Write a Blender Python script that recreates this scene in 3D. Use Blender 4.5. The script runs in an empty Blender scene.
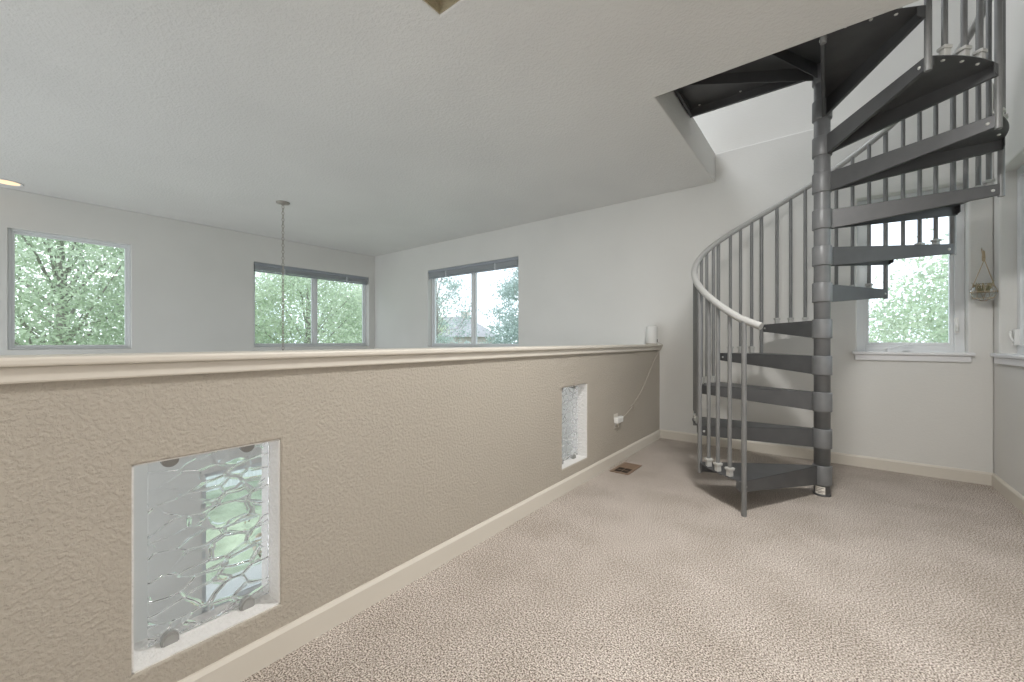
import bpy, math, random
import numpy as np
from mathutils import Vector, Matrix
random.seed(4)
S = bpy.context.scene
COL = S.collection
R = math.radians

# ---------------------------------------------------------------- camera
cam_d = bpy.data.cameras.new('camera')
cam_d.lens = 407 / 1024 * 36
cam_d.sensor_width = 36
cam_d.clip_start = .02
cam_d.clip_end = 400
cam = bpy.data.objects.new('camera', cam_d)
cam.location = (0, 0, .97)
cam.rotation_euler = (R(90), 0, R(37.83))
COL.objects.link(cam)
S.camera = cam

# ---------------------------------------------------------------- world, sun, lights, exposure
S.view_settings.view_transform = 'Standard'
S.view_settings.look = 'None'
S.view_settings.gamma = 1
S.view_settings.use_curve_mapping = False
S.view_settings.exposure = 0.47
w = bpy.data.worlds.new('overcast_sky')
S.world = w
w.use_nodes = True
nt = w.node_tree
bg = nt.nodes['Background']
bg.inputs['Strength'].default_value = 1.9
tc = nt.nodes.new('ShaderNodeTexCoord')
no = nt.nodes.new('ShaderNodeTexNoise')
no.inputs['Scale'].default_value = 2.5
no.inputs['Detail'].default_value = 4
rp = nt.nodes.new('ShaderNodeValToRGB')
rp.color_ramp.elements[0].position = .35
rp.color_ramp.elements[0].color = (.66, .76, .9, 1)
rp.color_ramp.elements[1].position = .65
rp.color_ramp.elements[1].color = (.86, .9, .95, 1)
nt.links.new(tc.outputs['Generated'], no.inputs['Vector'])
nt.links.new(no.outputs['Fac'], rp.inputs['Fac'])
nt.links.new(rp.outputs['Color'], bg.inputs['Color'])

def sun(direction, energy, angle, color):
    l = bpy.data.lights.new('sun', 'SUN')
    l.energy = energy; l.angle = R(angle); l.color = color
    o = bpy.data.objects.new('sun', l)
    o.rotation_euler = Vector(direction).to_track_quat('-Z', 'Y').to_euler()
    COL.objects.link(o)
sun((-.25, .8, -.85), 1.3, 12, (1, .96, .88))

def area(loc, direction, sx, sy, power, color):
    l = bpy.data.lights.new('fill_light', 'AREA')
    l.shape = 'RECTANGLE'; l.size = sx; l.size_y = sy
    l.energy = power; l.color = color
    o = bpy.data.objects.new('fill_light', l)
    o.location = loc
    o.rotation_euler = Vector(direction).to_track_quat('-Z', 'Z').to_euler()
    COL.objects.link(o)
area((-3.9, -2.9, -.3), (.05, .95, .25), 4.2, 3.6, 104, (.90, .95, 1))       # added fill light before the windowless south wall of the living room
area((1.1, -2.4, 1.1), (-.15, .8, .45), 2.8, 1.6, 36, (1, .97, .93))     # unseen fill panel added behind the camera in the loft
area((.5, -.6, 2.41), (0, 0, -1), 1.2, 1.2, 8, (1, .93, .86))      # added overhead fill for the loft, no fixture, behind the camera
area((-.15, 1.6, 2.425), (0, 0, -1), .35, .35, 33, (1, .98, .95))   # extra fill to brighten the stair corner, above the view, no real lamp
area((-1.9, 2.9, 4.9), (.55, .1, -1), 1.6, 1.8, 56, (.93, .96, 1))   # invented upper room source, throws light down through the stair opening

# ---------------------------------------------------------------- materials
def mat(name, color, rough=.6, metal=0, spec=.5):
    m = bpy.data.materials.new(name); m.use_nodes = True
    b = m.node_tree.nodes['Principled BSDF']
    b.inputs['Base Color'].default_value = (*color, 1)
    b.inputs['Roughness'].default_value = rough
    b.inputs['Metallic'].default_value = metal
    b.inputs['Specular IOR Level'].default_value = spec
    return m
def nodes(m):
    return m.node_tree.nodes, m.node_tree.links, m.node_tree.nodes['Principled BSDF']
def objcoord(m, scale=(1, 1, 1)):
    N, L, b = nodes(m)
    t = N.new('ShaderNodeTexCoord'); mp = N.new('ShaderNodeMapping')
    mp.inputs['Scale'].default_value = scale
    L.new(t.outputs['Object'], mp.inputs['Vector'])
    return mp.outputs['Vector']
def noise(m, vec, scale, detail=3, rough=.5):
    N, L, b = nodes(m)
    n = N.new('ShaderNodeTexNoise')
    n.inputs['Scale'].default_value = scale; n.inputs['Detail'].default_value = detail
    n.inputs['Roughness'].default_value = rough
    L.new(vec, n.inputs['Vector'])
    return n.outputs['Fac']
def ramp(m, fac, stops):
    N, L, b = nodes(m)
    r = N.new('ShaderNodeValToRGB')
    e = r.color_ramp.elements
    while len(e) < len(stops): e.new(.5)
    for k, (p, c) in enumerate(stops):
        e[k].position = p; e[k].color = (*c, 1) if len(c) == 3 else c
    L.new(fac, r.inputs['Fac'])
    return r.outputs['Color']
def bump(m, h, strength, dist):
    N, L, b = nodes(m)
    n = N.new('ShaderNodeBump')
    n.inputs['Strength'].default_value = strength; n.inputs['Distance'].default_value = dist
    L.new(h, n.inputs['Height']); L.new(n.outputs['Normal'], b.inputs['Normal'])
def paint(name, color, scale, strength, dist=.004, mottle=.03):
    m = mat(name, color, .75, 0, .25)
    N, L, b = nodes(m)
    v = objcoord(m)
    f = noise(m, v, 1.3, 3)
    c = ramp(m, f, [(.3, tuple(x * (1 - mottle) for x in color)), (.7, tuple(min(1, x * (1 + mottle)) for x in color))])
    L.new(c, b.inputs['Base Color'])
    h = noise(m, v, scale, 3, .55)
    hh = ramp(m, h, [(.42, (0, 0, 0)), (.62, (1, 1, 1))])
    bump(m, hh, strength, dist)
    return m
M = {}
M['wall'] = paint('grey_wall_paint', (.71, .705, .68), 90, .10)
M['beige'] = paint('beige_wall_paint', (.465, .425, .365), 95, .45, .004)
M['ceil'] = paint('knockdown_ceiling_paint', (.70, .69, .67), 60, .3, .005)
M['lowerfloor'] = mat('pale_living_room_floor', (.78, .76, .73), .5)
M['tan'] = paint('tan_recess_paint', (.40, .35, .24), 60, .4)
M['trim'] = mat('satin_trim_paint', (.68, .64, .57), .45)
M['wtrim'] = mat('white_trim_paint', (.76, .76, .77), .4)
M['vinyl'] = mat('white_vinyl', (.74, .76, .77), .4)
M['jamb'] = paint('white_reveal_paint', (.82, .81, .79), 60, .35, .005)
M['plastic'] = mat('white_plastic', (.80, .80, .78), .4)
M['cable'] = mat('cable_plastic', (.52, .48, .42), .5)
M['blind'] = mat('grey_blind_slats', (.52, .55, .58), .5)
M['blindrail'] = mat('grey_blind_rail', (.30, .325, .36), .5)
M['chrome'] = mat('brushed_nickel', (.42, .41, .38), .35, .8)
M['clip'] = mat('nickel_clip', (.34, .34, .33), .3, .15)
M['bronze'] = mat('bronze_metal', (.36, .30, .24), .4, .7)
M['chain'] = mat('nickel_chain', (.40, .37, .33), .35, .7)
M['vent'] = mat('brown_vent_metal', (.27, .19, .135), .5, .2)
M['ventshade'] = mat('duct_shade_black', (.025, .018, .012), .8)
M['bolt'] = mat('zinc_bolt', (.62, .62, .60), .35, .4)
M['socket'] = mat('grey_plastic_socket', (.50, .50, .48), .5)
M['rail'] = mat('silver_grey_handrail_vinyl', (.42, .42, .41), .35)
M['sticker'] = mat('paper_sticker', (.75, .72, .66), .6)
M['ink'] = mat('sticker_ink', (.12, .10, .09), .6)
M['rope'] = mat('jute_cord', (.42, .33, .22), .9)
M['frost'] = mat('frosted_shade', (.80, .74, .62), .5)
def steel(name, c):
    m = mat(name, c, .42, .15)
    N, L, b = nodes(m)
    f = noise(m, objcoord(m), 9, 4)
    L.new(ramp(m, f, [(.3, tuple(x * .88 for x in c)), (.7, tuple(x * 1.1 for x in c))]), b.inputs['Base Color'])
    return m
M['steel'] = steel('dark_grey_painted_steel', (.088, .090, .093))
M['pole'] = steel('mid_grey_painted_steel', (.18, .185, .19))
M['baluster'] = steel('grey_painted_steel_tube', (.20, .203, .203))
# carpet
m = mat('speckled_carpet', (.5, .45, .4), .95, 0, .1)
N, L, b = nodes(m)
v = objcoord(m)
f1 = noise(m, v, 190, 2, .7); f2 = noise(m, v, 3.2, 3, .55)
c1 = ramp(m, f1, [(.36, (.11, .085, .07)), (.48, (.43, .375, .33)), (.60, (.86, .79, .73))])
c2 = ramp(m, f2, [(.35, (.84, .83, .81)), (.65, (1.0, 1.0, 1.0))])
mx = N.new('ShaderNodeMix'); mx.data_type = 'RGBA'; mx.blend_type = 'MULTIPLY'; mx.inputs['Factor'].default_value = 1
L.new(c1, mx.inputs[6]); L.new(c2, mx.inputs[7]); L.new(mx.outputs[2], b.inputs['Base Color'])
bump(m, f1, .55, .006)
M['carpet'] = m
# clear glass as a thin sheet: mostly transparent with a fresnel reflection
def thin_glass(name, tint, ref):
    m = bpy.data.materials.new(name); m.use_nodes = True
    N = m.node_tree.nodes; L = m.node_tree.links
    N.clear()
    o = N.new('ShaderNodeOutputMaterial'); t = N.new('ShaderNodeBsdfTransparent'); g = N.new('ShaderNodeBsdfGlossy')
    g.inputs['Roughness'].default_value = .02; t.inputs['Color'].default_value = (*tint, 1)
    fr = N.new('ShaderNodeFresnel'); fr.inputs['IOR'].default_value = 1.3
    mu = N.new('ShaderNodeMath'); mu.operation = 'MULTIPLY'; mu.inputs[1].default_value = ref
    x = N.new('ShaderNodeMixShader')
    L.new(fr.outputs[0], mu.inputs[0]); L.new(mu.outputs[0], x.inputs[0]); L.new(t.outputs[0], x.inputs[1]); L.new(g.outputs[0], x.inputs[2])
    L.new(x.outputs[0], o.inputs[0])
    return m
M['glass'] = thin_glass('window_glass', (.95, .97, .97), .6)
# wave-patterned glass of the two openings in the half wall
m = bpy.data.materials.new('patterned_glass'); m.use_nodes = True
N = m.node_tree.nodes; L = m.node_tree.links
b = N['Principled BSDF']
b.inputs['Base Color'].default_value = (.985, .99, 1, 1)
b.inputs['Transmission Weight'].default_value = 1
b.inputs['Roughness'].default_value = .03
b.inputs['IOR'].default_value = 1.22
vec = objcoord(m, (1, 1, 1.9))
nz = N.new('ShaderNodeTexNoise'); nz.inputs['Scale'].default_value = 5
L.new(vec, nz.inputs['Vector'])
ad = N.new('ShaderNodeVectorMath'); ad.operation = 'MULTIPLY_ADD'; ad.inputs[1].default_value = (.12, .12, .12)
L.new(nz.outputs['Color'], ad.inputs[0]); L.new(vec, ad.inputs[2])
vo = N.new('ShaderNodeTexVoronoi'); vo.feature = 'DISTANCE_TO_EDGE'; vo.inputs['Scale'].default_value = 12
L.new(ad.outputs[0], vo.inputs['Vector'])
h = ramp(m, vo.outputs['Distance'], [(0.0, (1, 1, 1)), (.03, (.8, .8, .8)), (.08, (0, 0, 0))])
bump(m, h, .8, .004)
M['pattern'] = m

# ---------------------------------------------------------------- mesh collector
class MB:
    def __init__(s): s.v = []; s.f = []; s.mi = []; s.sm = []; s.k = 0
    def add(s, vs, fs, smooth=False):
        n = len(s.v); s.v += [tuple(p) for p in vs]
        s.f += [tuple(n + i for i in f) for f in fs]
        s.mi += [s.k] * len(fs); s.sm += [smooth] * len(fs)
        return s
    def mat(s, k): s.k = k; return s
    def box(s, x0, x1, y0, y1, z0, z1):
        return s.add([(x0, y0, z0), (x1, y0, z0), (x1, y1, z0), (x0, y1, z0), (x0, y0, z1), (x1, y0, z1), (x1, y1, z1), (x0, y1, z1)],
                     [(3, 2, 1, 0), (4, 5, 6, 7), (0, 1, 5, 4), (1, 2, 6, 5), (2, 3, 7, 6), (3, 0, 4, 7)])
    def tube(s, pts, r, n=10, caps=True):
        pts = [Vector(p) for p in pts]
        rr = r if isinstance(r, (list, tuple)) else [r] * len(pts)
        vs = []; fs = []; up = None
        for i, p in enumerate(pts):
            t = (pts[min(i + 1, len(pts) - 1)] - pts[max(i - 1, 0)]).normalized()
            if up is None:
                up = Vector((0, 0, 1)) if abs(t.z) < .9 else Vector((1, 0, 0))
            a = t.cross(up).normalized(); up = a.cross(t).normalized()
            for k in range(n):
                q = 2 * math.pi * k / n
                vs.append(p + (a * math.cos(q) + up * math.sin(q)) * rr[i])
        for i in range(len(pts) - 1):
            for k in range(n):
                fs.append((i * n + k, i * n + (k + 1) % n, (i + 1) * n + (k + 1) % n, (i + 1) * n + k))
        s.add(vs, fs, True)
        if caps:
            e = len(pts) - 1
            s.add([vs[k] for k in range(n)], [tuple(range(n))])
            s.add([vs[e * n + k] for k in range(n)], [tuple(reversed(range(n)))])
        return s
    def lathe(s, c, prof, n=24, smooth=True):
        vs = []; fs = []
        for (r, z) in prof:
            for k in range(n):
                q = 2 * math.pi * k / n
                vs.append((c[0] + r * math.cos(q), c[1] + r * math.sin(q), c[2] + z))
        for i in range(len(prof) - 1):
            for k in range(n):
                fs.append((i * n + k, i * n + (k + 1) % n, (i + 1) * n + (k + 1) % n, (i + 1) * n + k))
        return s.add(vs, fs, smooth)
    def prism(s, poly, z0, z1):
        n = len(poly)
        vs = [(p[0], p[1], z0) for p in poly] + [(p[0], p[1], z1) for p in poly]
        return s.add(vs, [tuple(reversed(range(n))), tuple(range(n, 2 * n))] + [(i, (i + 1) % n, n + (i + 1) % n, n + i) for i in range(n)])
    def build(s, name, mats, parent=None, bevel=0, loc=None, rot=None):
        me = bpy.data.meshes.new(name); me.from_pydata(s.v, [], s.f)
        if not isinstance(mats, (list, tuple)): mats = [mats]
        for x in mats: me.materials.append(x)
        me.polygons.foreach_set('material_index', s.mi)
        me.polygons.foreach_set('use_smooth', s.sm)
        me.update()
        o = bpy.data.objects.new(name, me); COL.objects.link(o)
        if parent is not None: o.parent = parent
        if loc is not None: o.location = loc
        if rot is not None: o.rotation_euler = rot
        if bevel:
            b = o.modifiers.new('bevel', 'BEVEL'); b.width = bevel; b.segments = 2; b.limit_method = 'ANGLE'
        return o
def tag(o, label=None, cat=None, group=None, kind=None):
    if label: o['label'] = label
    if cat: o['category'] = cat
    if group: o['group'] = group
    if kind: o['kind'] = kind
    return o
def empty(name, loc=(0, 0, 0)):
    o = bpy.data.objects.new(name, None); o.location = loc; o.empty_display_size = .1
    COL.objects.link(o); return o
def struct(o, label=None, cat=None):
    return tag(o, label, cat, None, 'structure')
def plate(axis, c0, c1, u0, u1, v0, v1, holes=()):
    """slab with rectangular holes, normal along axis; u, v are the other two axes in order; one closed mesh"""
    us = sorted({u0, u1} | {x for h in holes for x in h[:2]}); vs_ = sorted({v0, v1} | {x for h in holes for x in h[2:]})
    nu, nv = len(us) - 1, len(vs_) - 1
    solid = [[not any(h[0] <= (us[i] + us[i + 1]) / 2 <= h[1] and h[2] <= (vs_[j] + vs_[j + 1]) / 2 <= h[3] for h in holes) for j in range(nv)] for i in range(nu)]
    def P(c, u, v):
        return {'x': (c, u, v), 'y': (u, c, v), 'z': (u, v, c)}[axis]
    b = MB(); idx = {}; V = []; F = []
    def vid(c, i, j):
        k = (c, i, j)
        if k not in idx: idx[k] = len(V); V.append(P((c0, c1)[c], us[i], vs_[j]))
        return idx[k]
    flip = axis == 'y'
    def q(*a): F.append(tuple(reversed(a)) if flip else tuple(a))
    S_ = lambda i, j: 0 <= i < nu and 0 <= j < nv and solid[i][j]
    for i in range(nu):
        for j in range(nv):
            if not solid[i][j]: continue
            q(vid(1, i, j), vid(1, i + 1, j), vid(1, i + 1, j + 1), vid(1, i, j + 1))
            q(vid(0, i, j + 1), vid(0, i + 1, j + 1), vid(0, i + 1, j), vid(0, i, j))
            if not S_(i, j - 1): q(vid(0, i, j), vid(0, i + 1, j), vid(1, i + 1, j), vid(1, i, j))
            if not S_(i, j + 1): q(vid(0, i + 1, j + 1), vid(0, i, j + 1), vid(1, i, j + 1), vid(1, i + 1, j + 1))
            if not S_(i - 1, j): q(vid(0, i, j + 1), vid(0, i, j), vid(1, i, j), vid(1, i, j + 1))
            if not S_(i + 1, j): q(vid(0, i + 1, j), vid(0, i + 1, j + 1), vid(1, i + 1, j + 1), vid(1, i + 1, j))
    b.add(V, F); return b

# ---------------------------------------------------------------- dimensions
HW = -1.335; HT = .14            # half wall face and thickness
YB = 4.138                       # back wall
XL = -6.245                      # far left wall
XR = .88                         # right wall by the stair
ZC = 2.44; ZU = 2.71             # ceiling, upper floor
ZD = -2.74                       # living room floor
XE = 2.6; YS = -2.6
WT = .16
HX0, HY0 = -.826, 2.472          # stair opening
W1 = (.118, .998, .885, 2.065)
W2 = (2.248, 4.026, .885, 2.065)
W3 = (-4.855, -3.117, .885, 2.05)
W4 = (.178, .761, .885, 2.07)
W5 = (2.62, 4.041, .885, 2.066)
LW = (1.66, 2.75, -2.5, -.72)   # lower window of the living room

# ---------------------------------------------------------------- structure
struct(MB().box(HW - HT, XE, YS, YB, -.25, 0).build('floor', M['carpet']), 'beige speckled loft carpet', 'carpet floor')
struct(MB().box(XL, HW - HT, YS - .5, YB, ZD - .1, ZD).build('floor_lower', M['lowerfloor']))
c = plate('z', ZC, ZU, XL - WT, XE + WT, YS - .6, YB, [(HX0, XR + WT, HY0, YB), (-1.384, -.75, .55, 1.252)])
struct(c.build('ceiling', M['ceil'], bevel=.008))
struct(plate('z', ZU, ZU + .02, -1.5, -.6, .45, 1.35).build('ceiling_recess_top', M['tan']))
rc = MB()
rc.box(-1.384, -1.379, .55, 1.252, ZC + .004, ZU); rc.box(-1.384, -.75, 1.247, 1.252, ZC + .004, ZU)
rc.box(-.755, -.75, .55, 1.252, ZC + .004, ZU); rc.box(-1.384, -.75, .55, .555, ZC + .004, ZU)
struct(rc.build('trim_5', M['tan']))
struct(plate('x', XL - WT, XL, YS - .6, YB, ZD, ZC, [W1, W2, LW]).build('wall_far_left', M['wall'], bevel=.006))
struct(plate('y', YB, YB + WT, XL - WT, XR, ZD, ZU, [W3, W4]).build('wall_back', M['wall'], bevel=.012))
struct(plate('x', XR, XR + WT, 2.3, YB + WT, -.25, 5.15, [W5]).build('wall_right', M['wall'], bevel=.010))
struct(MB().box(XR, XE + WT, 2.14, 2.3, -.25, ZC).build('wall_right_return', M['wall']))
struct(MB().box(XE, XE + WT, YS - .2, 2.3, -.25, ZC).build('wall_east', M['wall']))
struct(MB().box(HW - HT, XE, YS - WT, YS, -.25, ZC).build('wall_south', M['wall']))
struct(MB().box(XL, HW - HT, YS - .66, YS - .5, ZD, ZC).build('wall_south_living', M['wall']))
struct(MB().box(HW - HT, HW, YS - .5, YB, ZD, -.25).build('wall_below_loft', M['wall']))
struct(MB().box(HW - HT, HW, YS - .5, YS, -.25, ZC).build('wall_south_corner', M['wall']))
# upper room round the stair opening
struct(MB().box(-3.2, XR, YB + .05, YB + .2, ZU, 5.15).build('wall_upper_back', M['wall']))
struct(MB().box(XR, XR + WT, .3, 2.3, ZU, 5.15).build('wall_upper_right', M['wall']))
struct(MB().box(-3.36, -3.2, .3, YB + .2, ZU, 5.15).build('wall_upper_left', M['wall']))
struct(MB().box(-3.36, XR + WT, .14, .3, ZU, 5.15).build('wall_upper_front', M['wall']))
struct(MB().box(-3.36, XR + WT, .14, YB + .2, 5.15, 5.3).build('ceiling_upper', M['ceil']))
# half wall with its two glazed openings
P1 = (.2146, .5556, .155, .667); P2 = (2.24, 2.588, .150, .673)
struct(plate('x', HW - HT, HW, YS, YB, -.25, .905, [P1, P2]).build('wall_half', M['beige'], bevel=.006),
       'beige textured half wall of the loft', 'half wall')
for P in (P1, P2):                                                  # painted white reveals lining each opening
    y0, y1, z0, z1 = P; t = .004
    rv = MB()
    a, b_ = HW - HT + .004, HW - .006
    rv.box(a, b_, y0, y1, z0 - .001, z0 + t); rv.box(a, b_, y0, y1, z1 - t, z1 + .001)
    rv.box(a, b_, y0 - .001, y0 + t, z0, z1); rv.box(a, b_, y1 - t, y1 + .001, z0, z1)
    struct(rv.build('trim_%d' % (3 if P is P1 else 4), M['jamb']))
cap = MB().box(HW - HT - .035, HW + .035, YS, YB, .917, .937)
struct(cap.build('trim_1', M['trim'], bevel=.006), 'painted ledge cap along the top of the half wall', 'ledge')
ap = MB()
for (x0, x1) in ((HW, HW + .018), (HW - HT - .018, HW - HT)):
    ap.box(x0, x1, YS, YB, .882, .917)
struct(ap.build('trim_2', M['trim'], bevel=.005))
def baseboard(name, p0, p1, nrm, t=.014, h=.085):
    b = MB()
    (x0, y0), (x1, y1) = p0, p1
    nx, ny = nrm
    prof = [(0, 0), (t, 0), (t, h - .012), (t * .45, h), (0, h)]
    vs = []
    for (x, y) in (p0, p1):
        for (d, z) in prof: vs.append((x + nx * d, y + ny * d, z))
    n = len(prof)
    b.add(vs, [tuple(range(n)), tuple(reversed(range(n, 2 * n)))] + [(i, (i + 1) % n, n + (i + 1) % n, n + i) for i in range(n)])
    return struct(b.build(name, M['trim']))
baseboard('baseboard_left', (HW, YS), (HW, YB), (1, 0))
baseboard('baseboard_back', (HW, YB), (XR, YB), (0, -1))
baseboard('baseboard_right', (XR, 2.3), (XR, YB), (-1, 0))

# ---------------------------------------------------------------- windows
def window(name, axis, inner, out, rect, depth, fw, mull=False, glass_inset=None, label=None):
    """frame and panes set `depth` behind the inner wall face; out = +1/-1 direction to outdoors"""
    u0, u1, z0, z1 = rect
    cu = (u0 + u1) / 2
    root = empty(name, ((inner, cu, z0) if axis == 'x' else (cu, inner, z0)))
    struct(root, label, 'window' if label else None)
    ox, oy, oz = root.location
    def bx(b, a0, a1, q0, q1, s0, s1):           # a: across wall plane depth, q: along, s: height  (world)
        d0, d1 = sorted((inner + out * a0, inner + out * a1))
        if axis == 'x': b.box(d0 - ox, d1 - ox, q0 - oy, q1 - oy, s0 - oz, s1 - oz)
        else: b.box(q0 - ox, q1 - ox, d0 - oy, d1 - oy, s0 - oz, s1 - oz)
    f = MB()
    for (q0, q1, s0, s1) in ((u0, u0 + fw, z0, z1), (u1 - fw, u1, z0, z1), (u0 + fw, u1 - fw, z0, z0 + fw), (u0 + fw, u1 - fw, z1 - fw, z1)):
        bx(f, depth, depth + .06, q0, q1, s0, s1)
    f.build('window_frame', M['vinyl'], root, .004)
    spans = [(u0 + fw, u1 - fw)]
    if mull:
        spans = [(u0 + fw, cu - .022), (cu + .022, u1 - fw)]
        mb = MB(); bx(mb, depth + .005, depth + .055, cu - .022, cu + .022, z0 + fw, z1 - fw)
        mb.build('mullion', M['vinyl'], root, .003)
    for (a, b_) in spans:
        s = MB(); g = .022
        for (q0, q1, s0, s1) in ((a, a + g, z0 + fw, z1 - fw), (b_ - g, b_, z0 + fw, z1 - fw), (a + g, b_ - g, z0 + fw, z0 + fw + g), (a + g, b_ - g, z1 - fw - g, z1 - fw)):
            bx(s, depth + .015, depth + .05, q0, q1, s0, s1)
        sash = s.build('sash', M['vinyl'], root, .003)
        p = MB(); bx(p, depth + .03, depth + .034, a + g, b_ - g, z0 + fw + g, z1 - fw - g)
        p.build('pane', M['glass'], sash)
    return root, bx
window('window_1', 'x', XL, -1, W1, .035, .022, label='square fixed window on the far left wall full of foliage')
window('window_2', 'x', XL, -1, W2, .085, .028, True, label='wide two-pane window on the far left wall beside the corner')
window('window_3', 'y', YB, 1, W3, .085, .028, True, label='two-pane window on the back wall looking out over roofs')
r4, bx4 = window('window_4', 'y', YB, 1, W4, .075, .052, label='tall narrow white window behind the spiral staircase')
r5, bx5 = window('window_5', 'x', XR, 1, W5, .075, .052, True, label='white window at the right edge of the picture')
window('window_6', 'x', XL, -1, LW, .06, .04)
def sill(root, bx, rect, ext0, ext1):
    u0, u1, z0, z1 = rect
    s = MB(); bx(s, -.03, .078, u0 - ext0, u1 + ext1, z0 - .018, z0 + .004); s.build('window_sill', M['wtrim'], root, .005)
    s = MB(); bx(s, -.016, .0, u0 - ext0 + .015, u1 + ext1 - .015, z0 - .062, z0 - .018); s.build('apron', M['wtrim'], root, .005)
sill(r4, bx4, W4, .03, .03)
sill(r5, bx5, W5, .03, .045)
for r_, rect, axis in ((r4, W4, 'y'),):
    ox, oy, oz = r_.location
    b = MB(); y = .073
    b.box(-.115, .01, y - .028, y, .014, .03); b.box(-.115, -.03, y - .035, y, .0, .016)
    b.tube([(-.10, y - .04, .03), (-.05, y - .045, .046), (.01, y - .04, .064), (.018, y - .04, .066)], .006, 8)
    tag(b.build('crank_handle', M['vinyl'], r_), 'folding crank handle')
    b = MB()
    b.box(.238, .258, y - .016, y, .14, .25)
    b.tube([(.25, y - .018, .16), (.246, y - .035, .18), (.24, y - .038, .21), (.236, y - .03, .235)], .007, 8)
    tag(b.build('latch', M['plastic'], r_), 'sash lock lever')
ox, oy, oz = r5.location
b = MB()
b.box(.055, .075, 1.33 / 2 + .0, 1.33 / 2 + .025, .06, .16)
b.tube([(.055, 1.33 / 2 + .012, .08), (.045, 1.33 / 2 + .012, .10), (.04, 1.33 / 2 + .012, .13), (.045, 1.33 / 2 + .03, .145)], .006, 8)
tag(b.build('latch', M['plastic'], r5), 'sash lock lever')

# ---------------------------------------------------------------- blinds, raised
def blind(axis, inner, out, rect, label):
    u0, u1, z0, z1 = rect; cu = (u0 + u1) / 2; hw = (u1 - u0) / 2 - .006
    root = empty('window_blind', (inner + out * .035, cu, z1) if axis == 'x' else (cu, inner + out * .035, z1))
    tag(root, label, 'window blind', 'raised blinds in the living room windows')
    def bx(b, d0, d1, q0, q1, s0, s1, z=0):
        if axis == 'x': b.box(d0, d1, q0, q1, s0, s1)
        else: b.box(q0, q1, d0, d1, s0, s1)
        return b
    bx(MB(), -.028, .028, -hw, hw, -.045, -.002).build('headrail', M['blindrail'], root, .003)
    b = MB(); n = 9
    for k in range(n): bx(b, -.024, .024, -hw + .01, hw - .01, -.050 - k * .0064, -.047 - k * .0064)
    b.build('slats', M['blind'], root)
    bx(MB(), -.024, .024, -hw + .01, hw - .01, -.128, -.110).build('bottom_rail', M['blindrail'], root, .003)
    for q in (-hw * .55, hw * .55): bx(MB(), -.026, .026, q - .012, q + .012, -.129, -.045).build('ladder_tape', M['blind'], root)
    b = MB(); q = hw - .05
    pts = [(-.03, q, -.03), (-.03, q, -.5)] if axis == 'x' else [(q, -.03, -.03), (q, -.03, -.5)]
    if axis == 'x': pts = [(.03, q, -.03), (.03, q, -.5)]
    b.tube(pts, .0015, 5); b.build('pull_cord', M['cable'], root)
blind('x', XL, -1, W2, 'grey blind raised to the top of the window left of the room corner')
blind('y', YB, 1, W3, 'grey blind raised to the top of the window right of the room corner')

# ---------------------------------------------------------------- patterned glass panels in the half wall
def glass_panel(P, y0, y1, ys, label):
    z0, z1 = P[2] + .004, P[3] - .004
    XG = -1.412
    root = empty('glass_panel', (XG, (y0 + y1) / 2, z0))
    tag(root, label, 'glass panel', 'patterned glass panels in the half wall')
    ox, oy, oz = root.location
    MB().box(-.004, .004, y0 - oy, y1 - oy, .008, z1 - oz - .004).build('pane', M['pattern'], root)
    for y in ys:
        for top in (0, 1):
            b = MB(); r = .019
            zc = (z1 - oz) if top else 0
            sg = -1 if top else 1
            prof = [(r * math.cos(a), sg * (.012 + r * math.sin(a))) for a in [math.pi * k / 14 for k in range(15)]]
            poly = [(r, 0)] + prof + [(-r, 0)]
            for (x0, x1, rr) in ((.0045, .020, 1), (.020, .024, .8)):
                vs = [(x0, y - oy + p[0] * rr, zc + p[1] * (rr if True else 1)) for p in poly] + [(x1, y - oy + p[0] * rr, zc + p[1] * rr) for p in poly]
                n = len(poly)
                b.add(vs, [tuple(range(n)), tuple(reversed(range(n, 2 * n)))] + [(i, n + i, n + (i + 1) % n, (i + 1) % n) for i in range(n)])
            b.build('clip', M['clip'], root)
glass_panel(P1, .258, .549, (.300, .484), 'large near patterned glass panel in the left opening of the half wall')
glass_panel(P2, 2.262, 2.578, (2.33, 2.50), 'distant patterned glass panel in the opening nearer the staircase')

# ---------------------------------------------------------------- spiral staircase
PX, PY = -.03, 3.233
ST = empty('spiral_staircase', (PX, PY, 0))
tag(ST, 'dark grey metal spiral staircase with open wedge treads and curved handrail', 'staircase')
NT = 11; RISE = .2295; Z1 = .186; RT = .75; RB = .742
zt = lambda n: Z1 + RISE * (n - 1)
MB().lathe((0, 0, 0), [(.0, 0), (.043, 0), (.043, 3.7), (0, 3.7)], 28).build('centre_pole', M['pole'], ST)
MB().lathe((0, 0, 0), [(0, 0), (.047, 0), (.047, .008), (.043, .01)], 28).build('base_plate', M['steel'], ST)
# sticker wrapped round the pole foot, facing the room
b = MB(); vs = []; fs = []; a0, a1 = R(222), R(290)
b2 = MB()
def arc_patch(mb, r, a0, a1, z0, z1, n=8):
    vs = []
    for k in range(n + 1):
        a = a0 + (a1 - a0) * k / n
        vs += [(r * math.cos(a), r * math.sin(a), z0), (r * math.cos(a), r * math.sin(a), z1)]
    mb.add(vs, [(2 * k, 2 * k + 2, 2 * k + 3, 2 * k + 1) for k in range(n)])
arc_patch(b, .0442, R(220), R(292), .014, .060)
st = tag(b.build('sticker', M['sticker'], ST), 'white paper sticker')
for (z, e0, e1) in ((.049, 226, 280), (.039, 230, 268), (.029, 226, 286), (.021, 240, 275)):
    arc_patch(b2, .0446, R(e0), R(e1), z, z + .0035)
b2.build('print', M['ink'], st)

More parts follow.
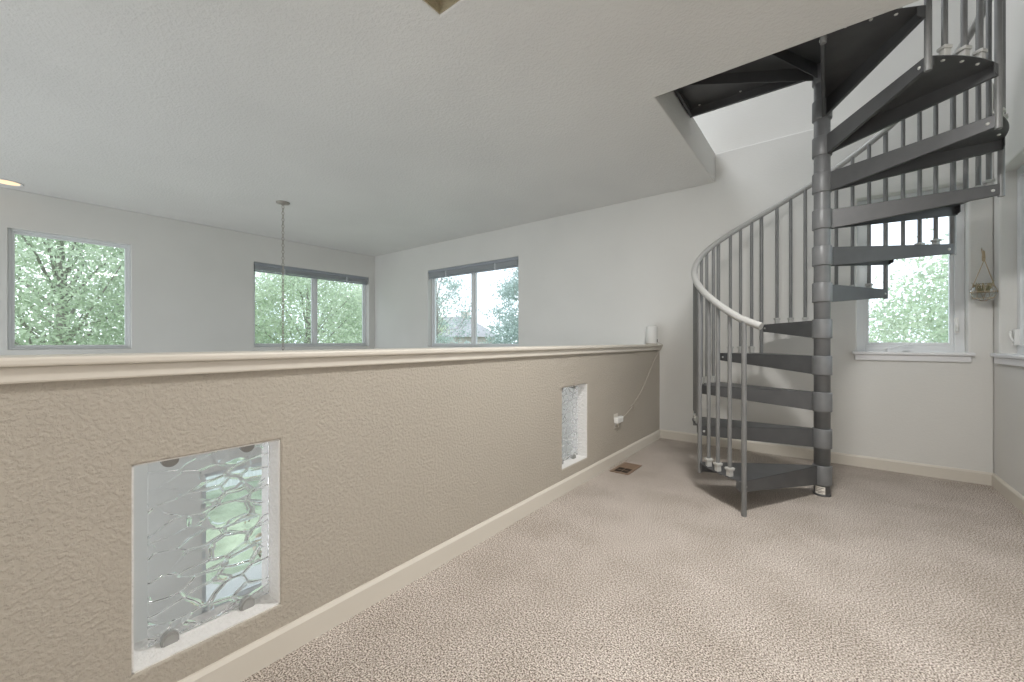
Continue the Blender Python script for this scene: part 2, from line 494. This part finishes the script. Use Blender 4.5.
def pol(r, a, z=0): return (r * math.cos(a), r * math.sin(a), z)
H0, H1 = .118, .058
def tread_mesh():
    """tread in its own frame: leading edge at angle 0, trailing to -30 degrees, top at z=0"""
    b = MB(); a0, a1 = 0, -R(30.2)
    rin = .045; n = 10
    # plate
    poly = [pol(rin, a0)[:2]] + [pol(RT, a0 + (a1 - a0) * k / n)[:2] for k in range(n + 1)] + [pol(rin, a1)[:2]]
    poly.reverse()
    b.prism(poly[::-1], -.004, 0)
    # flanges with tapered depth
    for (a, sgn) in ((a0, -1), (a1, 1)):
        d = Vector((math.cos(a), math.sin(a), 0)); nrm = Vector((-math.sin(a), math.cos(a), 0)) * sgn
        t = .005
        p = [d * .05 + Vector((0, 0, -.0)), d * RT, d * RT + Vector((0, 0, -H1)), d * .05 + Vector((0, 0, -H0))]
        vs = p + [q + nrm * t for q in p]
        b.add(vs, [(0, 1, 2, 3), (7, 6, 5, 4), (0, 4, 5, 1), (1, 5, 6, 2), (2, 6, 7, 3), (3, 7, 4, 0)])
        # folded lower lip
        q0 = d * .05 + Vector((0, 0, -H0)); q1 = d * RT + Vector((0, 0, -H1)); w_ = nrm * .016
        vs = [q0, q1, q1 + w_, q0 + w_, q0 + Vector((0, 0, .003)), q1 + Vector((0, 0, .003)), q1 + w_ + Vector((0, 0, .003)), q0 + w_ + Vector((0, 0, .003))]
        b.add(vs, [(0, 1, 2, 3), (7, 6, 5, 4), (0, 4, 5, 1), (1, 5, 6, 2), (2, 6, 7, 3)])
    # short end tabs closing the channel next to each corner
    for a, e in ((a0, a0 - R(2.6)), (a1, a1 + R(2.6))):
        p = [Vector(pol(RT, a)), Vector(pol(RT, e))]
        q = [Vector(pol(RT - .004, a)), Vector(pol(RT - .004, e))]
        vs = [p[0], p[1], p[1] + Vector((0, 0, -.045)), p[0] + Vector((0, 0, -H1)), q[0], q[1], q[1] + Vector((0, 0, -.045)), q[0] + Vector((0, 0, -H1))]
        b.add(vs, [(0, 1, 2, 3), (7, 6, 5, 4), (0, 4, 5, 1), (1, 5, 6, 2), (2, 6, 7, 3), (3, 7, 4, 0)])
    return b
tm = tread_mesh()
hubm = MB().lathe((0, 0, 0), [(.043, .003), (.0505, .002), (.052, -.002), (.052, -.114), (.0505, -.118), (.043, -.119)], 30)
for (a) in (R(200), R(215), R(250)):
    pass
sockm = MB().box(-.014, .014, -.014, .014, 0, .036).box(-.019, .019, -.019, .019, .036, .052)
boltm = MB().lathe((0, 0, 0), [(0, .005), (.006, .004), (.008, 0), (.008, -.002)], 8)
first = True
proto = {}
def make(kind, mb, m, parent, loc, rot=(0, 0, 0), bevel=0):
    if kind not in proto:
        o = mb.build(kind, m, parent, bevel); proto[kind] = o
    else:
        o = proto[kind].copy(); COL.objects.link(o); o.parent = parent
    o.location = loc; o.rotation_euler = rot
    return o
for n in range(1, NT + 1):
    a = R(242.2 - 30.2 * (n - 1))
    t = make('tread', tm, M['steel'], ST, (0, 0, zt(n)), (0, 0, a), .0012)
    make('hub', hubm, M['pole'], t, (0, 0, 0))
    for k in (1, 2, 3):
        q = -R(7.5 * k)
        make('baluster_socket', sockm, M['socket'], t, pol(RT - .022, q), (0, 0, q), .003)
        make('socket_bolt', boltm, M['bolt'], t, pol(RT - .03, q, -.0045), (R(180), 0, 0))
    o = make('bolt', boltm, M['bolt'], t, (RT - .035, .0, -.032), (R(-90), 0, 0))
    q = -R(30.2); p = pol(RT - .035, q, -.032)
    make('bolt', boltm, M['bolt'], t, (p[0], p[1], p[2]), (R(90), 0, q))
zr = lambda deg: 1.101 + RISE * (240 - deg) / 30.2 if deg < 241 else 1.095 - .0052 * (deg - 241)
# balusters: a long one where two treads meet, three between
for n in range(1, NT + 2):
    deg = 242.2 - 30.2 * (n - 1)
    a = R(deg)
    z0 = 0.0 if n == 1 else zt(n - 1) - .066
    z1 = zr(deg) - .012
    b = MB().tube([(0, 0, 0), (0, 0, z1 - z0)], .0135, 12)
    o = b.build('baluster', M['baluster'], ST, 0, pol(RT - .004, a + R(.9), z0))
    if n <= NT:
        for k in (1, 2, 3):
            d2 = deg - 7.5 * k
            z0 = zt(n) + .040; z1 = zr(d2) - .012
            MB().tube([(0, 0, 0), (0, 0, z1 - z0)], .0115, 12).build('baluster', M['baluster'], ST, 0, pol(RT - .022, R(d2), z0))
pts = []
d = 250
while d >= -95:
    pts.append(pol(RT - .013, R(d), zr(d))); d -= 3
MB().tube(pts, .0205, 14).build('handrail', M['rail'], ST)
# quarter landing
LX0, LX1, LY0, LY1 = -.786, .02, 2.485 - PY, .0
b = MB().box(LX0, LX1, LY0, LY1, ZU - .006, ZU - .001)
for (x0, x1, y0, y1) in ((LX0, LX1, LY1 - .005, LY1), (LX0, LX1, LY0, LY0 + .005), (LX0, LX0 + .005, LY0, LY1), (LX1 - .005, LX1, LY0, LY1 - .06)):
    b.box(x0, x1, y0, y1, ZU - .066, ZU - .001)
b.box(LX0, LX1, LY1 - .02, LY1, ZU - .066, ZU - .063); b.box(LX0, LX0 + .02, LY0, LY1, ZU - .066, ZU - .063)
ld = b.build('landing', M['steel'], ST)
for deg, Lr in ((211, .86), (242, .80)):
    b = MB(); u = Vector((math.cos(R(deg)), math.sin(R(deg)), 0)); nn = Vector((-u.y, u.x, 0)) * .0025
    p = [u * .05, u * Lr, u * Lr + Vector((0, 0, -.055)), u * .05 + Vector((0, 0, -.085))]
    p = [x + Vector((0, 0, ZU - .006)) for x in p]
    vs = [x - nn for x in p] + [x + nn for x in p]
    b.add(vs, [(0, 1, 2, 3), (7, 6, 5, 4), (0, 4, 5, 1), (1, 5, 6, 2), (2, 6, 7, 3), (3, 7, 4, 0)])
    b.build('rib', M['steel'], ld)
make('hub', hubm, M['pole'], ld, (0, 0, ZU))
for p in ((LX0 + .04, .0, ZU - .03), (LX0 + .38, 0, ZU - .03)):
    make('bolt', boltm, M['bolt'], ld, p, (R(-90), 0, 0))
for p in ((LX0 + .07, -.03, ZU - .007), (-.45, -.03, ZU - .007)):
    make('bolt', boltm, M['bolt'], ld, p, (R(180), 0, 0))

# ---------------------------------------------------------------- floor register
fv = empty('floor_vent', (-1.212, 2.975, 0))
tag(fv, 'brown metal floor vent in the carpet beside the half wall', 'floor vent')
fl = plate('z', .0005, .006, -.0725, .0725, -.14, .14, [(-.052, .052, -.118, .118)])
fl.build('frame', M['vent'], fv, .002)
MB().box(-.052, .052, -.118, .118, .0006, .0012).build('duct_shade_sheet', M['ventshade'], fv)  # near-black sheet, the shade inside the duct put into its colour
b = MB()
for k in range(17):
    y = -.113 + k * .0141
    tilt = -.004 if y < 0 else .004
    if y < 0 and k % 4: continue
    wd = .0012 if y < 0 else .0062
    b.add([(-.052, y - wd, .002), (.052, y - wd, .002), (.052, y + wd, .0045), (-.052, y + wd, .0045)], [(0, 1, 2, 3)])
b.box(-.001, .001, -.118, .118, .001, .005); b.box(-.052, .052, -.003, .003, .001, .0055)
b.build('louver', M['vent'], fv)

# ---------------------------------------------------------------- router, cable, outlet
rt = empty('wifi_router', (-1.385, 4.055, .937))
tag(rt, 'white cylindrical device standing on the end of the ledge cap', 'router')
prof = [(0, 0), (.046, 0), (.050, .004), (.0525, .02), (.0525, .165), (.050, .175), (.046, .178), (.040, .174), (0, .172)]
MB().lathe((0, 0, 0), prof, 32).build('body', M['plastic'], rt)
MB().lathe((0, 0, 0), [(.049, .0), (.0535, .001), (.0535, .008), (.049, .009)], 32).build('base_ring', M['cable'], rt)
MB().box(.0515, .054, -.008, .008, .02, .05).build('port', M['ink'], rt)
pc = [(-1.330, 4.07, .955), (-1.312, 4.085, .946), (-1.296, 4.088, .935), (-1.292, 4.07, .91), (-1.316, 3.98, .82), (-1.328, 3.80, .66), (-1.328, 3.62, .53), (-1.327, 3.43, .43), (-1.327, 3.30, .375), (-1.325, 3.20, .35), (-1.318, 3.165, .345)]
def smooth(pts, k=6):
    P_ = [Vector(p) for p in pts]; out = []
    for i in range(len(P_) - 1):
        a = P_[max(i - 1, 0)]; b = P_[i]; c = P_[i + 1]; d = P_[min(i + 2, len(P_) - 1)]
        for j in range(k):
            t = j / k
            out.append(.5 * ((2 * b) + (c - a) * t + (2 * a - 5 * b + 4 * c - d) * t * t + (3 * b - a - 3 * c + d) * t ** 3))
    return out + [P_[-1]]
cb = empty('power_cable', (-1.325, 3.6, 0))
tag(cb, 'thin white cable drooping from the ledge down to the wall outlet', 'cable')
off = Vector((1.325, -3.6, 0))
MB().tube([p + off for p in smooth(pc)], .0036, 7).build('cord', M['cable'], cb)
b = MB(); tt = smooth([(-1.327, 3.36, .405), (-1.318, 3.38, .43), (-1.315, 3.40, .425), (-1.318, 3.42, .39), (-1.322, 3.44, .36)])
b.tube([p + off for p in tt], .0032, 6).build('cable_tie', M['cable'], cb)
ou = empty('wall_outlet', (HW, 3.06, .335))
tag(ou, 'white wall outlet plate with adapter, low on the half wall', 'outlet')
MB().box(.0, .005, -.036, .036, -.057, .057).build('cover_plate', M['trim'], ou, .002)
MB().box(.005, .007, -.015, .015, -.036, -.008).build('receptacle', M['plastic'], ou, .002)
tag(MB().box(.005, .040, -.050, .070, -.014, .034).build('adapter', M['plastic'], ou, .008), 'white plug-in adapter')
MB().box(.008, .024, .0, .02, -.05, -.014).build('prong_cover', M['cable'], ou, .003)

# ---------------------------------------------------------------- hanging glass planter
BX, BY, BZ = .815, 4.055, 1.295
hp = empty('hanging_planter', (BX, BY, BZ))
tag(hp, 'clear glass bubble planter hanging from a cord in the right corner', 'planter')
m = mat('bubble_glass', (.98, .99, .98), .03); nodes(m)[2].inputs['Transmission Weight'].default_value = 1; nodes(m)[2].inputs['IOR'].default_value = 1.4
M['bubble'] = m
M['succulent'] = mat('dry_moss', (.30, .27, .15), .9)
prof = [(x * .86, z * 1.1) for x, z in [(.0, -.052), (.030, -.050), (.056, -.036), (.070, -.012), (.071, .008), (.060, .030), (.042, .044), (.040, .050), (.037, .050), (.040, .042), (.057, .028), (.067, .008), (.066, -.012), (.053, -.033), (.028, -.046), (0, -.048)]]
MB().lathe((0, 0, 0), prof, 28).build('bowl', M['bubble'], hp)
b = MB()
for r_, z in ((.0618, 0), (.048, .040), (.045, -.042)):
    b.tube([(r_ * math.cos(k * math.pi / 12), r_ * math.sin(k * math.pi / 12), z) for k in range(25)], .0022, 5, False)
for k in range(10):
    a = k * math.pi / 5
    b.tube([(r_ * math.cos(a + s_), r_ * math.sin(a + s_), z) for r_, z, s_ in ((.035, .055, 0), (.0525, .033, .15), (.0625, 0, .3), (.049, -.040, .15), (.01, -.059, 0))], .0018, 5)
b.build('net', M['rope'], hp)
b = MB()
ap_ = (.004, .0, .215)
for a in (R(200), R(20)):
    b.tube([(.055 * math.cos(a), .03 * math.sin(a), .036), ap_], .0026, 6)
b.tube([ap_, (.006, .04, .24), (.008, .080, .300)], .003, 6)
b.lathe((.005, .02, .222), [(0, -.02), (.008, -.012), (.009, .01), (.006, .05), (0, .06)], 8)
b.build('cord', M['rope'], hp)
b = MB()
rnd = random.Random(3)
for k in range(26):
    a = rnd.random() * 6.28; e = rnd.uniform(.3, 1.2); L_ = rnd.uniform(.03, .06)
    p0 = Vector((.02 * math.cos(a), .02 * math.sin(a), .0)); p1 = p0 + Vector((math.cos(a) * math.cos(e), math.sin(a) * math.cos(e) * .7, math.sin(e))) * L_ + Vector((0, 0, .02))
    b.tube([p0, (p0 + p1) / 2 + Vector((0, 0, .006)), p1], [.005, .0045, .001], 5)
b.build('plant', M['succulent'], hp)
b = MB(); b.tube([(.008, YB - BY, .305), (.008, .076, .305)], .003, 6).build('nail', M['chrome'], hp)

# ---------------------------------------------------------------- chandelier
CX, CY = -4.569, 1.921
ch = empty('chandelier', (CX, CY, ZC))
tag(ch, 'chandelier hanging on a long nickel chain from the living room ceiling', 'chandelier')
MB().lathe((0, 0, 0), [(0, -.030), (.012, -.030), (.02, -.020), (.062, -.012), (.066, 0), (0, 0)], 24).build('canopy', M['chain'], ch)
b = MB(); z = -.03; k = 0
while z > -3.30:
    pts = []
    for q in range(9):
        a = 2 * math.pi * q / 8
        x = .0115 * math.cos(a); y_ = .021 * math.sin(a)
        pts.append((x, 0, z - .018 + y_) if k % 2 else (0, x, z - .018 + y_))
    b.tube(pts, .0034, 5, False); z -= .034; k += 1
b.build('chain', M['chain'], ch)
b = MB(); b.lathe((0, 0, -3.75), [(0, .45), (.02, .44), (.025, .36), (.05, .30), (.03, .22), (.06, .12), (.02, .03), (0, 0)], 20).build('body', M['bronze'], ch)
for k in range(5):
    a = 2 * math.pi * k / 5
    u = Vector((math.cos(a), math.sin(a), 0))
    b = MB(); b.tube([u * .03 + Vector((0, 0, -3.60)), u * .14 + Vector((0, 0, -3.68)), u * .25 + Vector((0, 0, -3.66)), u * .28 + Vector((0, 0, -3.58))], .008, 8)
    arm = b.build('arm', M['bronze'], ch)
    MB().lathe(tuple(u * .28 + Vector((0, 0, -3.58))), [(.0, 0), (.03, .0), (.045, .04), (.065, .11), (.062, .11), (.042, .042), (.028, .004), (0, .004)], 18).build('lamp_shade', M['frost'], arm)

# ---------------------------------------------------------------- recessed ceiling light
rl = empty('recessed_light', (-6.0, .11, ZC))
tag(rl, 'round recessed ceiling light glowing warm at the left edge', 'ceiling light')
MB().lathe((0, 0, 0), [(.078, .0), (.098, -.001), (.100, -.004), (.096, -.007), (.080, -.006), (.076, .0)], 32).build('trim_ring', M['plastic'], rl)
em = bpy.data.materials.new('warm_lamp'); em.use_nodes = True
bb = em.node_tree.nodes['Principled BSDF']
bb.inputs['Base Color'].default_value = (1, .8, .55, 1)
bb.inputs['Emission Color'].default_value = (1, .62, .34, 1); bb.inputs['Emission Strength'].default_value = .75
MB().lathe((0, 0, 0), [(0, -.003), (.05, -.004), (.078, -.002)], 32).build('lens', em, rl)

# ---------------------------------------------------------------- outdoors
M['grass'] = paint('lawn', (.36, .41, .30), 8, .5, .02, .3)
struct(MB().box(-90, 60, -60, 120, ZD - .4, ZD - .12).build('ground', M['grass']))
struct(MB().box(-7.6, XL - WT - .02, -2, 8, ZD - .12, ZD - .06).build('patio', mat('pale_concrete', (.5, .49, .47), .8)))
def leafmat(name, c):
    m = mat(name, c, .5, 0, .4)
    N, L, b = nodes(m)
    g = N.new('ShaderNodeNewGeometry')
    r = ramp(m, g.outputs['Random Per Island'], [(0, tuple(x * .8 for x in c)), (1, tuple(min(1, x * 1.25) for x in c))])
    L.new(r, b.inputs['Base Color'])
    t = N.new('ShaderNodeBsdfTranslucent'); L.new(r, t.inputs['Color'])
    mx = N.new('ShaderNodeMixShader'); mx.inputs[0].default_value = .5
    L.new(b.outputs[0], mx.inputs[1]); L.new(t.outputs[0], mx.inputs[2])
    L.new(mx.outputs[0], N['Material Output'].inputs['Surface'])
    return m
M['leafA'] = leafmat('pale_green_leaves', (.53, .61, .47))
M['leafB'] = leafmat('yellow_green_leaves', (.58, .65, .48))
M['leafC'] = leafmat('blue_green_needles', (.44, .52, .49))
M['bark'] = mat('grey_bark', (.30, .28, .26), .9)
def tree(x, y, h, crown_r, crown_z, n_cl, per, leaf, seed, m, label, cl_sigma=.35, squash=1.0, cat='tree', thick=1):
    rs = np.random.RandomState(seed)
    root = empty('tree', (x, y, ZD - .12))
    tag(root, label, cat, 'trees outside the windows')
    base = -(ZD - .12)
    zc = crown_z + base
    b = MB()
    b.tube([(0, 0, 0), (.05, .03, zc * .4), (-.05, .05, zc * .8), (0, 0, zc + crown_r * .6 * squash)], [.17 * thick, .13 * thick, .10 * thick, .03 * thick], 9)
    # cluster centres
    d = rs.normal(size=(n_cl, 3)); d /= np.linalg.norm(d, axis=1)[:, None]
    rr = rs.uniform(.35, 1, n_cl) ** .5
    cc = d * rr[:, None] * crown_r; cc[:, 2] *= squash; cc[:, 2] += zc
    for i in range(0, n_cl, max(1, n_cl // 26)):
        e = Vector(cc[i]); s0 = Vector((0, 0, min(max(zc * .6, e.z - crown_r * .7), zc + crown_r * .3)))
        mid = (s0 + e) / 2 + Vector(rs.normal(size=3) * .15)
        b.tube([s0, mid, e], [.035 * thick, .02 * thick, .008], 6)
    b.build('trunk', M['bark'], root)
    n = n_cl * per
    c = np.repeat(cc, per, axis=0) + rs.normal(size=(n, 3)) * cl_sigma * np.array([1, 1, .55])
    u = rs.normal(size=(n, 3)); u /= np.linalg.norm(u, axis=1)[:, None]
    v = np.cross(u, rs.normal(size=(n, 3))); v /= np.linalg.norm(v, axis=1)[:, None]
    s = leaf * rs.uniform(.6, 1.3, n)[:, None]
    V = np.stack([c - u * s, c - v * s * .42, c + u * s, c + v * s * .42], axis=1).reshape(-1, 3)
    me = bpy.data.meshes.new('foliage')
    me.vertices.add(4 * n); me.vertices.foreach_set('co', V.ravel())
    me.loops.add(4 * n); me.loops.foreach_set('vertex_index', np.arange(4 * n, dtype=np.int32))
    me.polygons.add(n); me.polygons.foreach_set('loop_start', np.arange(0, 4 * n, 4, dtype=np.int32))
    me.update(calc_edges=True); me.validate()
    me.materials.append(m)
    o = bpy.data.objects.new('foliage', me); COL.objects.link(o); o.parent = root
    tag(o, kind='stuff')
    return root
tree(-11.0, .8, 7, 2.1, 1.9, 330, 150, .045, 1, M['leafA'], 'leafy green tree filling the square window at the left')
tree(-13.0, 6.2, 7, 2.2, 1.4, 330, 95, .058, 2, M['leafA'], 'leafy tree filling the left pane of the window left of the room corner')
tree(-16.6, 11.6, 7, 2.6, 1.4, 300, 95, .062, 3, M['leafB'], 'bright yellow-green tree in the right pane of the window left of the room corner')
tree(-10.1, 9.0, 7, 1.15, 1.9, 46, 90, .05, 4, M['leafC'], 'sparse grey-green branches at the left side of the back-wall window', .20, 1.5, thick=.35)
tree(-6.85, 9.7, 6, 1.15, 1.5, 150, 110, .05, 5, M['leafC'], 'bushy blue-green evergreen at the right side of the back-wall window', .2, 1.6, thick=.5)
tree(2.3, 9.6, 6, 2.1, .35, 290, 160, .045, 6, M['leafA'], 'pale leafy tree seen through the window behind the staircase')
tree(7.2, 7.4, 6, 2.1, .9, 160, 60, .06, 7, M['leafB'], 'leafy tree outside the right-hand window by the staircase')

M['roof'] = paint('grey_shingles', (.30, .30, .31), 12, .5, .02, .1)
M['siding'] = paint('tan_siding', (.48, .44, .40), 5, .2, .01, .05)
M['housewin'] = mat('dark_house_window', (.08, .10, .12), .1)
def house(x, y, wd, dp, hz, rz, rot, label):
    root = empty('house', (x, y, ZD - .12)); root.rotation_euler = (0, 0, rot)
    tag(root, label, 'house', 'houses seen through the back-wall window')
    MB().box(-wd / 2, wd / 2, -dp / 2, dp / 2, 0, hz).build('walls', M['siding'], root)
    o = .5
    vs = [(-wd / 2 - o, -dp / 2 - o, hz), (wd / 2 + o, -dp / 2 - o, hz), (wd / 2 + o, dp / 2 + o, hz), (-wd / 2 - o, dp / 2 + o, hz), (-wd / 2 + dp * .35, 0, rz), (wd / 2 - dp * .35, 0, rz)]
    MB().add(vs, [(0, 1, 5, 4), (1, 2, 5), (2, 3, 4, 5), (3, 0, 4), (3, 2, 1, 0)]).build('roof', M['roof'], root)
    for px in (-.3, 0, .3):
        MB().box(px * wd - .5, px * wd + .5, -dp / 2 - .05, -dp / 2, hz - 1.9, hz - .6).build('window', M['housewin'], root)
    MB().box(wd * .2, wd * .2 + .8, -.4, .4, hz + .5, rz + .5).build('chimney', M['siding'], root)
house(-30, 27, 11, 8, 4.2, 6.2, R(40), 'grey-roofed house beyond the left pane of the back-wall window')
house(-23, 45, 12, 8, 4.8, 7.1, R(25), 'grey-roofed house with a chimney beyond the back-wall window')
for (x, y, r_, k, l) in ((-21, 21.5, 2.2, 11, 'rounded shrub tree in front of the left distant house'), (-17.5, 29.5, 2.2, 12, 'rounded shrub tree in front of the right distant house')):
    tree(x, y, 4, r_, -1.2, 90, 40, .13, k, M['leafC'], l, .4, .8)

fn = empty('standin_fence', (-12.2, 3.2, ZD - .12))  # white boards added in place of the bright strip of sky or house
tag(fn, 'added white board fence standing in for the bright view behind the near patterned glass', 'fence')
M['fence'] = mat('standin_fence_white', (.85, .86, .86), .5)
b = MB()
for k in range(46):
    y = -2.0 + k * .09 * 1.0
    b.box(-.01, .01, y, y + .085, .08, .95)
b.build('board_panel', M['fence'], fn)
for y in (-2.05, 0, 2.15):
    MB().box(-.05, .05, y - .05, y + .05, 0, 1.08).build('post', M['fence'], fn)
